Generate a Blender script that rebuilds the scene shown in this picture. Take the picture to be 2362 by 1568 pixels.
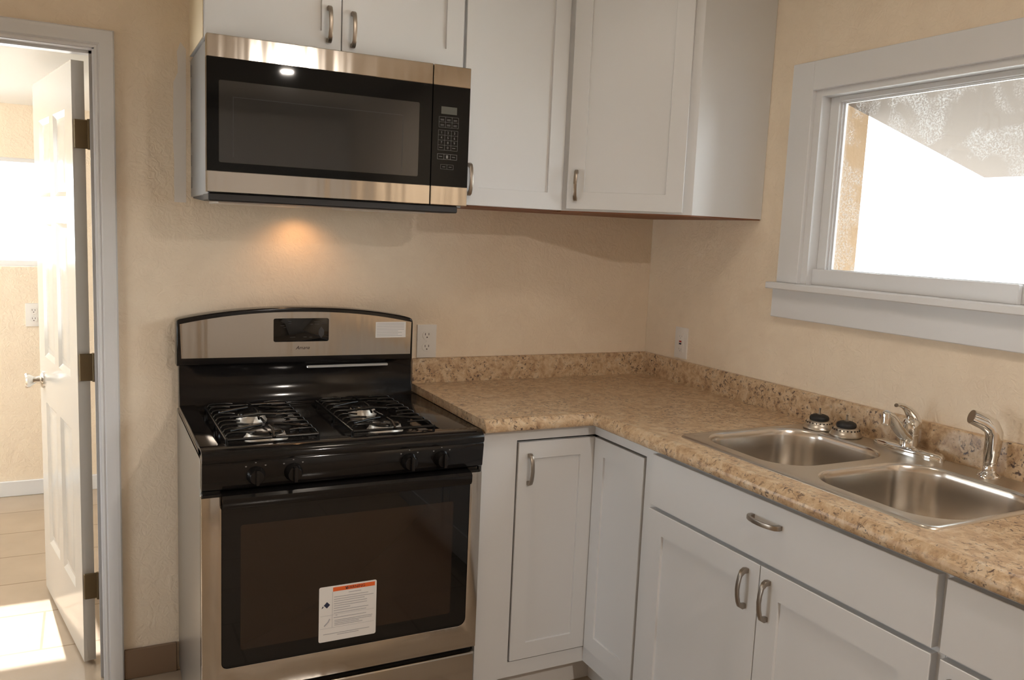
import bpy, bmesh, math, random
from mathutils import Vector, Matrix
random.seed(4)
scene = bpy.context.scene
COL = scene.collection
for o in list(bpy.data.objects):
    bpy.data.objects.remove(o)

# ------------------------------------------------------------------ camera
F_PX = 1943.5
YAW, PITCH, ROLL = math.radians(26.9192), math.radians(-7.2941), math.radians(2.4858)
fwd = Vector((math.sin(YAW)*math.cos(PITCH), math.cos(YAW)*math.cos(PITCH), math.sin(PITCH)))
rt = Vector((math.cos(YAW), -math.sin(YAW), 0)); upv = rt.cross(fwd)
r2 = rt*math.cos(ROLL)+upv*math.sin(ROLL); u2 = -rt*math.sin(ROLL)+upv*math.cos(ROLL)
cd = bpy.data.cameras.new('camera'); cam = bpy.data.objects.new('camera', cd); COL.objects.link(cam)
cam.matrix_world = Matrix(((r2.x, u2.x, -fwd.x, -2.0084), (r2.y, u2.y, -fwd.y, -2.7666), (r2.z, u2.z, -fwd.z, 1.4540), (0, 0, 0, 1)))
cd.sensor_width = 36; cd.lens = 36*F_PX/2362; cd.clip_start = .05; cd.clip_end = 200
scene.camera = cam

# ------------------------------------------------------------------ world, lights, exposure
w = bpy.data.worlds.new('world'); scene.world = w; w.use_nodes = True
bg = w.node_tree.nodes['Background']; bg.inputs[0].default_value = (.86, .94, 1.0, 1); bg.inputs[1].default_value = 8.0
def light(name, kind, loc, energy, color, rot=(0, 0, 0), **kw):
    l = bpy.data.lights.new(name, kind); l.energy = energy; l.color = color
    for k, v in kw.items(): setattr(l, k, v)
    o = bpy.data.objects.new(name, l); COL.objects.link(o); o.location = loc; o.rotation_euler = rot
    return o
so = light('sun', 'SUN', (-4, 12, 8), 17, (1, .96, .90), angle=.01); so.rotation_euler = Vector((-.12, .95, .80)).to_track_quat('Z', 'Y').to_euler()
light('ceiling_light_bulb', 'AREA', (-1.12, -1.30, 2.36), 2.1, (1, .88, .76), shape='DISK', size=.26)
light('rear_light_bulb', 'AREA', (-.88, -3.54, 2.375), 34, (1, .90, .80), shape='DISK', size=.07)
light('back_room_fill', 'POINT', (-3.0, 1.0, 1.80), 4, (1, .90, .74), shadow_soft_size=.1)  # unseen lamp added to brighten the back room
light('hood_lamp_bulb', 'SPOT', (-1.405, -.105, 1.500), 1.1, (1, .50, .20), (math.radians(12), 0, 0), shadow_soft_size=.012, spot_size=math.radians(130), spot_blend=.9)
def portal(name, loc, rot, sx, sy):
    o = light(name, 'AREA', loc, 1, (1, 1, 1), rot, shape='RECTANGLE', size=sx, size_y=sy)
    o.data.cycles.is_portal = True
H = math.pi/2
portal('portal_sink_window', (.12, -1.38, 1.60), (0, H, 0), .62, 1.16)
portal('portal_side_window', (-3.43, -.875, .85), (0, -H, 0), .8, .75)
portal('portal_back_room', (-2.66, 2.30, 1.44), (H, 0, 0), .95, .6)
portal('portal_back_room_side', (-4.12, 1.1, 1.32), (0, -H, 0), 1.05, 1.6)
scene.view_settings.view_transform = 'Standard'; scene.view_settings.look = 'None'
scene.view_settings.gamma = 1; scene.view_settings.use_curve_mapping = False
scene.view_settings.exposure = 0.13

# ------------------------------------------------------------------ materials
def mat(name, col, rough=.5, metal=0, bump=None, spec=.5, aniso=0, coat=0, emit=None, alpha=None, trans=None):
    m = bpy.data.materials.new(name); m.use_nodes = True; nt = m.node_tree; b = nt.nodes['Principled BSDF']
    b.inputs['Base Color'].default_value = (*col, 1); b.inputs['Roughness'].default_value = rough
    b.inputs['Metallic'].default_value = metal; b.inputs['Specular IOR Level'].default_value = spec
    if coat: b.inputs['Coat Weight'].default_value = coat; b.inputs['Coat Roughness'].default_value = .05
    if aniso: b.inputs['Anisotropic'].default_value = aniso
    if trans: b.inputs['Transmission Weight'].default_value = trans
    if emit: b.inputs['Emission Color'].default_value = (*emit[0], 1); b.inputs['Emission Strength'].default_value = emit[1]
    if bump:
        sc, st, stretch = bump
        tc = nt.nodes.new('ShaderNodeTexCoord'); mp = nt.nodes.new('ShaderNodeMapping'); mp.inputs['Scale'].default_value = stretch
        n = nt.nodes.new('ShaderNodeTexNoise'); n.inputs['Scale'].default_value = sc; n.inputs['Detail'].default_value = 3
        bp = nt.nodes.new('ShaderNodeBump'); bp.inputs['Strength'].default_value = st; bp.inputs['Distance'].default_value = .01
        nt.links.new(tc.outputs['Object'], mp.inputs[0]); nt.links.new(mp.outputs[0], n.inputs['Vector'])
        nt.links.new(n.outputs[0], bp.inputs['Height']); nt.links.new(bp.outputs[0], b.inputs['Normal'])
    return m
def ramp(nt, stops):
    r = nt.nodes.new('ShaderNodeValToRGB')
    while len(r.color_ramp.elements) < len(stops): r.color_ramp.elements.new(.5)
    for e, (p, c) in zip(r.color_ramp.elements, stops): e.position = p; e.color = (*c, 1) if len(c) == 3 else c
    return r

M = {}
def wall_mat(name, c1, c2):
    m = mat(name, c1, .55, spec=.3); nt = m.node_tree; b = nt.nodes['Principled BSDF']
    tc = nt.nodes.new('ShaderNodeTexCoord')
    n1 = nt.nodes.new('ShaderNodeTexNoise'); n1.inputs['Scale'].default_value = 9; n1.inputs['Detail'].default_value = 6; n1.inputs['Distortion'].default_value = 1.2
    n2 = nt.nodes.new('ShaderNodeTexNoise'); n2.inputs['Scale'].default_value = 38; n2.inputs['Detail'].default_value = 4; n2.inputs['Distortion'].default_value = 2.0
    ad = nt.nodes.new('ShaderNodeMath'); ad.operation = 'ADD'
    bp = nt.nodes.new('ShaderNodeBump'); bp.inputs['Strength'].default_value = .33; bp.inputs['Distance'].default_value = .009
    for n in (n1, n2): nt.links.new(tc.outputs['Object'], n.inputs['Vector'])
    nt.links.new(n1.outputs[0], ad.inputs[0]); nt.links.new(n2.outputs[0], ad.inputs[1])
    nt.links.new(ad.outputs[0], bp.inputs['Height']); nt.links.new(bp.outputs[0], b.inputs['Normal'])
    r = ramp(nt, [(.3, c1), (.7, c2)]); nt.links.new(n1.outputs[0], r.inputs[0]); nt.links.new(r.outputs[0], b.inputs['Base Color'])
    return m
M['wall'] = wall_mat('cream_plaster', (.84, .715, .565), (.88, .76, .605))
M['ceiling'] = mat('ceiling_paint', (.88, .85, .79), .8)
M['trim'] = mat('white_trim_paint', (.74, .745, .76), .32)
M['door'] = mat('door_gloss_paint', (.56, .53, .48), .14)
M['cab'] = mat('white_cabinet_paint', (.70, .71, .725), .34)
M['kick'] = mat('cabinet_toe_paint', (.76, .74, .72), .45)
M['wood'] = mat('reddish_plywood', (.23, .085, .035), .5, bump=(6, .2, (1, 12, 1)))
M['dark'] = mat('dark_gap', (.015, .015, .017), .8)
M['nickel'] = mat('brushed_nickel', (.36, .315, .27), .34, 1)
M['brass'] = mat('aged_brass', (.16, .115, .06), .5, .7)
M['chrome'] = mat('chrome', (.80, .79, .77), .05, 1)
M['blackgloss'] = mat('black_enamel', (.010, .009, .009), .10, spec=.32)
M['blackglass'] = mat('black_glass', (.006, .006, .006), .015, spec=.4)
M['mwblack'] = mat('microwave_black_face', (.008, .008, .008), .03, spec=.14)
M['ovenglass'] = mat('oven_window_glass', (.022, .013, .008), .06)
M['mwglass'] = mat('microwave_window_mesh', (.038, .036, .034), .04)
M['blackmatte'] = mat('black_plastic', (.018, .018, .02), .45)
M['castiron'] = mat('black_grate_enamel', (.008, .008, .008), .20, spec=.4)
M['alum'] = mat('burner_aluminium', (.72, .68, .62), .42, .6)
M['greypaint'] = mat('grey_side_panel', (.34, .325, .30), .30, .85)
M['galv'] = mat('galvanised_side', (.30, .31, .32), .42, .7, bump=(5, .3, (1, 1, 1)))
M['plastic'] = mat('white_plastic', (.80, .775, .74), .35)
M['slot'] = mat('socket_slot', (.05, .03, .03), .6)
M['red'] = mat('red_button', (.33, .02, .02), .4)
M['rubber'] = mat('black_rubber', (.012, .012, .013), .55)
M['paper'] = mat('white_sticker_paper', (.80, .78, .76), .5)
M['ink'] = mat('grey_ink', (.42, .41, .43), .6)
M['inkd'] = mat('dark_ink', (.02, .025, .06), .5)
M['orange'] = mat('orange_ink', (.82, .14, .025), .5)
M['keytext'] = mat('key_legend', (.20, .20, .20), .4)
M['lcd'] = mat('dark_lcd', (.085, .09, .08), .25)
M['lens'] = mat('lamp_lens', (.9, .6, .3), .4, emit=((1, .62, .28), 3))
M['shade'] = mat('ceiling_lamp_glass', (.9, .85, .75), .4, emit=((1, .80, .56), 5))
M['clear'] = mat('clear_plastic', (.55, .56, .55), .2, .3)
M['tan'] = mat('tan_stucco', (.19, .125, .072), .9, bump=(30, .4, (1, 1, 1)))
M['soffit'] = mat('porch_ceiling_paint', (.082, .062, .050), .8)
M['deck'] = mat('dark_bounce_damper', (.09, .07, .05), .8)  # kept dark to weaken light bounced up to the porch ceiling
M['cream'] = mat('cream_paint', (.82, .70, .50), .5)
M['patio'] = mat('pale_concrete', (.80, .78, .74), .9)

def steel(name, col, rough, sc=(1, 1, 1), st=.05):
    # horizontally brushed steel: very fine grain along x spreads reflections vertically, broad ripple makes the vertical bands
    m = mat(name, col, rough, 1); nt = m.node_tree; b = nt.nodes['Principled BSDF']
    tc = nt.nodes.new('ShaderNodeTexCoord')
    mp = nt.nodes.new('ShaderNodeMapping'); mp.inputs['Scale'].default_value = sc
    n = nt.nodes.new('ShaderNodeTexNoise'); n.inputs['Scale'].default_value = 9; n.inputs['Detail'].default_value = 2
    bp = nt.nodes.new('ShaderNodeBump'); bp.inputs['Strength'].default_value = st; bp.inputs['Distance'].default_value = .02
    nt.links.new(tc.outputs['Object'], mp.inputs[0]); nt.links.new(mp.outputs[0], n.inputs['Vector'])
    nt.links.new(n.outputs[0], bp.inputs['Height']); nt.links.new(bp.outputs[0], b.inputs['Normal'])
    tv = nt.nodes.new('ShaderNodeCombineXYZ'); tv.inputs[2].default_value = 1
    nt.links.new(tv.outputs[0], b.inputs['Tangent'])
    return m
M['steel'] = steel('brushed_steel', (.52, .485, .44), .13, (1.6, 1, .02), .10)
M['sinksteel'] = steel('sink_steel', (.74, .705, .66), .21, (1, 1, .3), .02)
M['rimsteel'] = mat('sink_rim_steel', (.66, .62, .565), .30, 1)

def laminate():
    m = mat('granite_laminate', (.5, .4, .3), .30, spec=.45); nt = m.node_tree; b = nt.nodes['Principled BSDF']; L = nt.links
    tc = nt.nodes.new('ShaderNodeTexCoord')
    def noise(s, d, dist=0):
        n = nt.nodes.new('ShaderNodeTexNoise'); n.inputs['Scale'].default_value = s; n.inputs['Detail'].default_value = d
        n.inputs['Distortion'].default_value = dist; n.inputs['Roughness'].default_value = .65; L.new(tc.outputs['Object'], n.inputs['Vector']); return n
    base = ramp(nt, [(.30, (.36, .225, .13)), (.45, (.53, .365, .22)), (.56, (.64, .48, .31)), (.70, (.68, .57, .43))])
    L.new(noise(34, 6, .6).outputs[0], base.inputs[0])
    cloud = ramp(nt, [(.36, (0, 0, 0)), (.56, (1, 1, 1))]); L.new(noise(6.5, 3, .5).outputs[0], cloud.inputs[0])
    fine = ramp(nt, [(.54, (0, 0, 0)), (.63, (1, 1, 1))]); L.new(noise(90, 5, .7).outputs[0], fine.inputs[0])
    mu = nt.nodes.new('ShaderNodeMath'); mu.operation = 'MULTIPLY'; L.new(cloud.outputs[0], mu.inputs[0]); L.new(fine.outputs[0], mu.inputs[1])
    mx = nt.nodes.new('ShaderNodeMixRGB'); mx.inputs[2].default_value = (.10, .065, .055, 1); L.new(mu.outputs[0], mx.inputs[0]); L.new(base.outputs[0], mx.inputs[1])
    sp = ramp(nt, [(.68, (0, 0, 0)), (.73, (1, 1, 1))]); L.new(noise(120, 2, .3).outputs[0], sp.inputs[0])
    gr = nt.nodes.new('ShaderNodeMixRGB'); gr.inputs[2].default_value = (.14, .12, .115, 1); L.new(sp.outputs[0], gr.inputs[0]); L.new(mx.outputs[0], gr.inputs[1])
    L.new(gr.outputs[0], b.inputs['Base Color'])
    return m
M['lam'] = laminate()

def tile():
    m = mat('beige_floor_tile', (.4, .3, .2), .16); nt = m.node_tree; b = nt.nodes['Principled BSDF']; L = nt.links
    tc = nt.nodes.new('ShaderNodeTexCoord')
    mp = nt.nodes.new('ShaderNodeMapping'); mp.inputs['Location'].default_value = (.035, -.30, 0)
    br = nt.nodes.new('ShaderNodeTexBrick'); br.offset = .5; br.inputs['Scale'].default_value = 1
    br.inputs['Brick Width'].default_value = .61; br.inputs['Row Height'].default_value = .305; br.inputs['Mortar Size'].default_value = .004
    br.inputs['Color1'].default_value = (.44, .345, .255, 1); br.inputs['Color2'].default_value = (.47, .37, .275, 1); br.inputs['Mortar'].default_value = (.30, .22, .15, 1)
    n = nt.nodes.new('ShaderNodeTexNoise'); n.inputs['Scale'].default_value = 4; n.inputs['Detail'].default_value = 6
    mx = nt.nodes.new('ShaderNodeMixRGB'); mx.blend_type = 'MULTIPLY'; mx.inputs[0].default_value = .5
    r = ramp(nt, [(.3, (.7, .68, .66)), (.7, (1, 1, 1))])
    L.new(tc.outputs['Object'], mp.inputs[0]); L.new(mp.outputs[0], br.inputs[0]); L.new(tc.outputs['Object'], n.inputs[0]); L.new(n.outputs[0], r.inputs[0])
    L.new(br.outputs[0], mx.inputs[1]); L.new(r.outputs[0], mx.inputs[2]); L.new(mx.outputs[0], b.inputs['Base Color'])
    return m
M['tile'] = tile()
M['tilebase'] = mat('brown_tile_base', (.23, .15, .095), .3, bump=(6, .2, (1, 1, 1)))

def frosted():
    m = bpy.data.materials.new('smeared_window_glass'); m.use_nodes = True; nt = m.node_tree; L = nt.links
    for n in list(nt.nodes): nt.nodes.remove(n)
    out = nt.nodes.new('ShaderNodeOutputMaterial')
    tr = nt.nodes.new('ShaderNodeBsdfTransparent'); tr.inputs[0].default_value = (.97, .98, .97, 1)
    gl = nt.nodes.new('ShaderNodeBsdfGlossy'); gl.inputs['Roughness'].default_value = .03
    tl = nt.nodes.new('ShaderNodeBsdfTranslucent'); tl.inputs[0].default_value = (.30, .29, .28, 1)
    df = nt.nodes.new('ShaderNodeBsdfDiffuse'); df.inputs[0].default_value = (.5, .48, .45, 1)
    tc = nt.nodes.new('ShaderNodeTexCoord')
    def noise(s, d, dist):
        n = nt.nodes.new('ShaderNodeTexNoise'); n.inputs['Scale'].default_value = s; n.inputs['Detail'].default_value = d; n.inputs['Distortion'].default_value = dist
        L.new(tc.outputs['Object'], n.inputs['Vector']); return n
    big = ramp(nt, [(.47, (0, 0, 0)), (.56, (1, 1, 1))]); L.new(noise(5, 2, 1.5).outputs[0], big.inputs[0])
    drops = ramp(nt, [(.50, (0, 0, 0)), (.58, (1, 1, 1))]); L.new(noise(230, 2, .5).outputs[0], drops.inputs[0])
    mu = nt.nodes.new('ShaderNodeMath'); mu.operation = 'MULTIPLY'; L.new(big.outputs[0], mu.inputs[0]); L.new(drops.outputs[0], mu.inputs[1])
    m2 = nt.nodes.new('ShaderNodeMath'); m2.operation = 'MULTIPLY'; m2.inputs[1].default_value = .40; L.new(mu.outputs[0], m2.inputs[0])
    a = nt.nodes.new('ShaderNodeAddShader'); mixd = nt.nodes.new('ShaderNodeMixShader'); mixd.inputs[0].default_value = .35
    L.new(tl.outputs[0], mixd.inputs[1]); L.new(df.outputs[0], mixd.inputs[2])
    mg = nt.nodes.new('ShaderNodeMixShader'); fr = nt.nodes.new('ShaderNodeFresnel'); fr.inputs[0].default_value = 1.3
    L.new(fr.outputs[0], mg.inputs[0]); L.new(tr.outputs[0], mg.inputs[1]); L.new(gl.outputs[0], mg.inputs[2])
    mx = nt.nodes.new('ShaderNodeMixShader'); L.new(m2.outputs[0], mx.inputs[0]); L.new(mg.outputs[0], mx.inputs[1]); L.new(mixd.outputs[0], mx.inputs[2])
    nt.nodes.remove(a); L.new(mx.outputs[0], out.inputs[0])
    return m
M['wglass'] = frosted()

# ------------------------------------------------------------------ geometry helpers (all in world coordinates)
def box(bm, x0, x1, y0, y1, z0, z1, bev=0, seg=1):
    vs = [bm.verts.new((x, y, z)) for x in (min(x0, x1), max(x0, x1)) for y in (min(y0, y1), max(y0, y1)) for z in (min(z0, z1), max(z0, z1))]
    fs = [bm.faces.new([vs[i] for i in f]) for f in ((0, 1, 3, 2), (4, 6, 7, 5), (0, 4, 5, 1), (2, 3, 7, 6), (0, 2, 6, 4), (1, 5, 7, 3))]
    if bev:
        es = {e for f in fs for e in f.edges}
        bmesh.ops.bevel(bm, geom=list(es), offset=bev, segments=seg, affect='EDGES', profile=.6)
def prism(bm, pts, vec, bev=0, seg=2):
    """closed polygon pts (3d) extruded by vec"""
    v = Vector(vec); a = [bm.verts.new(p) for p in pts]; b = [bm.verts.new(Vector(p)+v) for p in pts]; n = len(pts)
    fs = [bm.faces.new(a), bm.faces.new(b[::-1])] + [bm.faces.new((a[i], b[i], b[(i+1) % n], a[(i+1) % n])) for i in range(n)]
    bmesh.ops.recalc_face_normals(bm, faces=fs)
    if bev:
        es = {e for f in fs[:2] for e in f.edges}
        bmesh.ops.bevel(bm, geom=list(es), offset=bev, segments=seg, affect='EDGES', profile=.6)
def loft(bm, rings, close=True, cap=True):
    R_ = [[bm.verts.new(p) for p in r] for r in rings]; fs = []
    for a, b in zip(R_, R_[1:]):
        n = len(a)
        for i in range(n if close else n-1):
            fs.append(bm.faces.new((a[i], a[(i+1) % n], b[(i+1) % n], b[i])))
    if cap: fs += [bm.faces.new(R_[0][::-1]), bm.faces.new(R_[-1])]
    bmesh.ops.recalc_face_normals(bm, faces=fs)
def tube(bm, pts, rad, n=10, sq=None, cap=True):
    pts = [Vector(p) for p in pts]; rads = rad if isinstance(rad, (list, tuple)) else [rad]*len(pts); rings = []
    prev = None
    for i, p in enumerate(pts):
        t = (pts[min(i+1, len(pts)-1)]-pts[max(i-1, 0)]).normalized()
        if prev is None:
            u = t.cross(Vector((0, 0, 1)));  u = t.cross(Vector((0, 1, 0))) if u.length < .1 else u
        else: u = prev-t*prev.dot(t)
        u.normalize(); prev = u; v = t.cross(u)
        sx, sy = sq if sq else (1, 1)
        rings.append([p+(u*math.cos(2*math.pi*k/n)*sx+v*math.sin(2*math.pi*k/n)*sy)*rads[i] for k in range(n)])
    loft(bm, rings, cap=cap)
def lathe(bm, c, prof, n=32, axis=(0, 0, 1), sy=1):
    """prof: list of (radius, height); around axis through c"""
    ax = Vector(axis).normalized(); u = ax.orthogonal().normalized(); v = ax.cross(u); c = Vector(c)
    rings = [[c+ax*h+(u*math.cos(2*math.pi*k/n)+v*math.sin(2*math.pi*k/n)*sy)*max(r, 1e-4) for k in range(n)] for r, h in prof]
    loft(bm, rings)
def rrect(cx, cy, hx, hy, r, n=8):
    out = []
    for sx, sy, a0 in ((1, 1, 0), (-1, 1, 90), (-1, -1, 180), (1, -1, 270)):
        for k in range(n+1):
            a = math.radians(a0+90*k/n); out.append((cx+sx*(hx-r)+r*math.cos(a), cy+sy*(hy-r)+r*math.sin(a)))
    return out
def smooth(ob, ang=35):
    me = ob.data
    for p in me.polygons: p.use_smooth = True
    if hasattr(me, 'set_sharp_from_angle'): me.set_sharp_from_angle(angle=math.radians(ang))

def obj(name, bm, m, parent=None, sm=True, ang=35, loc=None):
    me = bpy.data.meshes.new(name)
    off = Vector(parent['_o']) if parent is not None else Vector(loc or (0, 0, 0))
    bmesh.ops.translate(bm, verts=bm.verts, vec=-off)
    bm.to_mesh(me); bm.free(); me.materials.append(M[m] if isinstance(m, str) else m)
    ob = bpy.data.objects.new(name, me); COL.objects.link(ob)
    if parent is not None: ob.parent = parent
    else: ob.location = off
    ob['_o'] = tuple(off)
    if sm: smooth(ob, ang)
    return ob
def tag(o, label, cat, group=None):
    o['label'] = label; o['category'] = cat
    if group: o['group'] = group
    return o
def thing(name, label, cat, loc, group=None):
    o = bpy.data.objects.new(name, None); COL.objects.link(o); o.location = loc; o.empty_display_size = .1; o['_o'] = tuple(loc)
    return tag(o, label, cat, group)
def struct(name, bm, m, parent=None, **k):
    o = obj(name, bm, m, parent, **k)
    if parent is None: o['kind'] = 'structure'
    return o
def sroot(name, loc):
    o = bpy.data.objects.new(name, None); COL.objects.link(o); o.location = loc; o['_o'] = tuple(loc); o['kind'] = 'structure'; return o
def B(*a, **k):
    bm = bmesh.new(); box(bm, *a, **k); return bm
def lab(o, s): o['label'] = s; return o

def text(bm, s, size, P, e, v, n, extr=.0002, shear=0, align='CENTER', sx=1):
    """letters as thin geometry: baseline start/centre P, along e, up v"""
    c = bpy.data.curves.new('t', 'FONT'); c.body = s; c.size = size; c.align_x = align; c.align_y = 'CENTER'; c.shear = shear; c.resolution_u = 2
    o = bpy.data.objects.new('t', c); me = bpy.data.meshes.new_from_object(o)
    P, e, v, n = Vector(P), Vector(e).normalized(), Vector(v).normalized(), Vector(n).normalized()
    idx = [bm.verts.new(P+e*q.co.x*sx+v*q.co.y+n*extr) for q in me.vertices]
    for p in me.polygons:
        try: bm.faces.new([idx[i] for i in p.vertices])
        except ValueError: pass
    bpy.data.objects.remove(o); bpy.data.curves.remove(c); bpy.data.meshes.remove(me)

Z = Vector((0, 0, 1))
def shaker(bm, O, e, n, wd, z0, z1, th=.019, st=.055, rec=.007, flat=False):
    """shaker door: O at its lower near corner on the carcass face, e along, n outward"""
    O, e, n = Vector(O), Vector(e).normalized(), Vector(n).normalized()
    P = lambda u, z, d: Vector((O.x, O.y, 0))+e*u+Z*z+n*d
    def ring(i, d): return [P(i, z0+i, d), P(wd-i, z0+i, d), P(wd-i, z1-i, d), P(i, z1-i, d)]
    c = .0012
    rings = [ring(0, 0), ring(0, th-c), ring(c, th)]
    if not flat: rings += [ring(st, th), ring(st+.001, th-rec)]
    loft(bm, rings)
def handle(parent, c, a, n, L=.100):
    """bow pull centred at c on the door face, along a, standing off along n"""
    c, a, n = Vector(c), Vector(a).normalized(), Vector(n).normalized(); s = L/.1
    outer = [(-.050, 0), (-.0515, .010), (-.046, .019), (-.034, .0245), (-.018, .028), (0, .0295), (.018, .028), (.034, .0245), (.046, .019), (.0515, .010), (.050, 0)]
    inner = [(.039, 0), (.038, .011), (.032, .0185), (.016, .0225), (0, .0240), (-.016, .0225), (-.032, .0185), (-.038, .011), (-.039, 0)]
    wv = a.cross(n).normalized(); bm = bmesh.new(); hw = .0056
    pts = [c+a*p*s+n*q-wv*hw for p, q in outer+inner]
    prism(bm, pts, wv*2*hw, bev=.0016)
    return obj('handle', bm, 'nickel', parent, ang=50)

# ------------------------------------------------------------------ room shell
CEIL = 2.44
# back wall with doorway x -2.76..-1.985, z 0..1.925
bm = bmesh.new()
box(bm, -3.42, -2.76, 0, .12, 0, CEIL); box(bm, -2.76, -1.985, 0, .12, 1.925, CEIL); box(bm, -1.985, .16, 0, .12, 0, CEIL)
struct('wall_back', bm, 'wall', sm=False)
WY0, WY1, WZ0, WZ1 = -.815, -1.95, 1.300, 1.905
bm = bmesh.new()
box(bm, 0, .085, WY0, -.0005, 0, CEIL); box(bm, 0, .085, -5.68, WY1, 0, CEIL); box(bm, 0, .085, WY1, WY0, 0, WZ0); box(bm, 0, .085, WY1, WY0, WZ1, CEIL)
struct('wall_right', bm, 'wall', sm=False)
bm = bmesh.new()
box(bm, -3.42, -3.3, -.5, 0, 0, CEIL); box(bm, -3.42, -3.3, -5.68, -1.25, 0, CEIL); box(bm, -3.42, -3.3, -1.25, -.5, 0, .45); box(bm, -3.42, -3.3, -1.25, -.5, 1.25, CEIL)
struct('wall_left', bm, 'wall', sm=False)
struct('wall_front', B(-3.42, .16, -5.80, -5.68, 0, CEIL), 'wall', sm=False)
struct('ceiling', B(-3.42, .16, -5.80, .12, CEIL, CEIL+.1), 'ceiling', sm=False)
struct('floor', B(-4.1, .16, -5.80, 2.25, -.05, 0), 'tile', sm=False)
M['patch'] = mat('primer_patch', (.80, .755, .71), .6)
bm = bmesh.new(); zs_ = [1.500+.47*k/16 for k in range(17)]
L_ = [(-1.768-.003*random.random()+(.012 if k > 12 else 0)+(.010 if k == 16 else 0), -.0008, z) for k, z in enumerate(zs_)]
prism(bm, L_+[(-1.733, -.0008, zs_[-1]-.02), (-1.735, -.0008, zs_[0])], (0, .0006, 0))
pt_ = obj('paint_patch', bm, 'patch', bpy.data.objects['wall_back'], sm=False); pt_['label'] = 'pale unpainted strip beside the microwave'
# room behind the doorway
RB = 2.105; RC = 1.968
bm = bmesh.new()
wx0, wx1, wz0, wz1 = -3.15, -2.2, 1.178, 1.712
box(bm, -4.0, wx0, RB, RB+.13, 0, 2.1); box(bm, wx1, -1.0, RB, RB+.13, 0, 2.1); box(bm, wx0, wx1, RB, RB+.13, 0, wz0); box(bm, wx0, wx1, RB, RB+.13, wz1, 2.1)
struct('wall_back_room_far', bm, 'wall', sm=False)
struct('wall_back_room_right', B(-1.0, -.9, .12, RB+.13, 0, 2.1), 'wall', sm=False)
bm = bmesh.new()
box(bm, -4.1, -4.0, .12, .3, 0, 2.1); box(bm, -4.1, -4.0, 1.9, RB+.13, 0, 2.1); box(bm, -4.1, -4.0, .3, 1.9, 0, .8); box(bm, -4.1, -4.0, .3, 1.9, 1.85, 2.1)  # unseen side opening, made large to brighten the back room
struct('wall_back_room_left', bm, 'wall', sm=False)
struct('wall_back_room_near', B(-4.1, -3.42, 0, .12, 0, 2.1), 'wall', sm=False)
struct('ceiling_back_room', B(-4.1, -.9, .12, RB+.13, RC, RC+.1), 'ceiling', sm=False)
struct('baseboard_back_room', B(-4.0, -1.0, RB-.012, RB, 0, .080, bev=.003), 'trim')
# window of the back room
w2 = sroot('window_2', (-2.67, RB+.06, wz0))
bm = bmesh.new()
for a in ((wx0, wx0+.03, wz0, wz1), (wx1-.022, wx1, wz0, wz1), (wx0, wx1, wz0, wz0+.028), (wx0, wx1, wz1-.02, wz1), (-2.69, -2.66, wz0, wz1)):
    box(bm, a[0], a[1], RB+.04, RB+.08, a[2], a[3])
obj('window_frame', bm, 'trim', w2)
m = mat('clear_window_glass', (1, 1, 1), .0, trans=1); nt = m.node_tree
for n_ in list(nt.nodes):
    if n_.type != 'OUTPUT_MATERIAL': nt.nodes.remove(n_)
tr_ = nt.nodes.new('ShaderNodeBsdfTransparent'); gl_ = nt.nodes.new('ShaderNodeBsdfGlossy'); gl_.inputs['Roughness'].default_value = .02; fr_ = nt.nodes.new('ShaderNodeFresnel'); mx_ = nt.nodes.new('ShaderNodeMixShader')
nt.links.new(fr_.outputs[0], mx_.inputs[0]); nt.links.new(tr_.outputs[0], mx_.inputs[1]); nt.links.new(gl_.outputs[0], mx_.inputs[2]); nt.links.new(mx_.outputs[0], nt.nodes['Material Output'].inputs[0])
M['pane'] = m
obj('glass_pane', B(wx0+.03, wx1-.022, RB+.058, RB+.062, wz0+.028, wz1-.02), 'pane', w2)
# window of the left wall (behind the camera's left shoulder)
w3 = sroot('window_3', (-3.36, -.875, .45))
bm = bmesh.new()
for a in ((-1.25, -1.21, .45, 1.25), (-.54, -.5, .45, 1.25), (-1.25, -.5, .45, .49), (-1.25, -.5, 1.21, 1.25), (-.89, -.86, .45, 1.25)):
    box(bm, -3.39, -3.34, a[0], a[1], a[2], a[3])
obj('window_frame', bm, 'trim', w3)
obj('glass_pane', B(-3.367, -3.363, -1.21, -.54, .49, 1.21), 'pane', w3)

# doorway trim: casing mitred round the opening, jamb lining, stop
def frame_prof(bm, x0, x1, ztop, wdt, y_of, zbot=0):
    """inverted U casing; profile list of (offset outwards, y)"""
    prof = y_of
    rings = []
    for off, y in prof:
        rings.append([(x0-off, y, zbot), (x0-off, y, ztop+off), (x1+off, y, ztop+off), (x1+off, y, zbot)])
    for a, b in zip(rings, rings[1:]):
        A_ = [bm.verts.new(p) for p in a]; B_ = [bm.verts.new(p) for p in b]
        for i in range(3): bm.faces.new((A_[i], A_[i+1], B_[i+1], B_[i]))
bm = bmesh.new()
frame_prof(bm, -2.765, -1.979, 1.922, .055, [(0, 0), (0, -.012), (.006, -.014), (.010, -.011), (.014, -.016), (.040, -.019), (.048, -.0185), (.052, -.012), (.052, 0)])
bmesh.ops.recalc_face_normals(bm, faces=bm.faces)
struct('trim_1', bm, 'trim', ang=20)
bm = bmesh.new()
box(bm, -1.985, -1.979, -.004, .125, 0, 1.925); box(bm, -2.766, -2.760, -.004, .125, 0, 1.925); box(bm, -2.766, -1.979, -.004, .125, 1.919, 1.925)
box(bm, -1.993, -1.985, .035, .075, 0, 1.919); box(bm, -2.76, -2.752, .035, .075, 0, 1.919); box(bm, -2.76, -1.985, .035, .075, 1.911, 1.919)
struct('trim_2', bm, 'trim', sm=False)
struct('baseboard_back', B(-1.926, -1.772, -.012, 0, 0, .097, bev=.002), 'tilebase')

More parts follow.
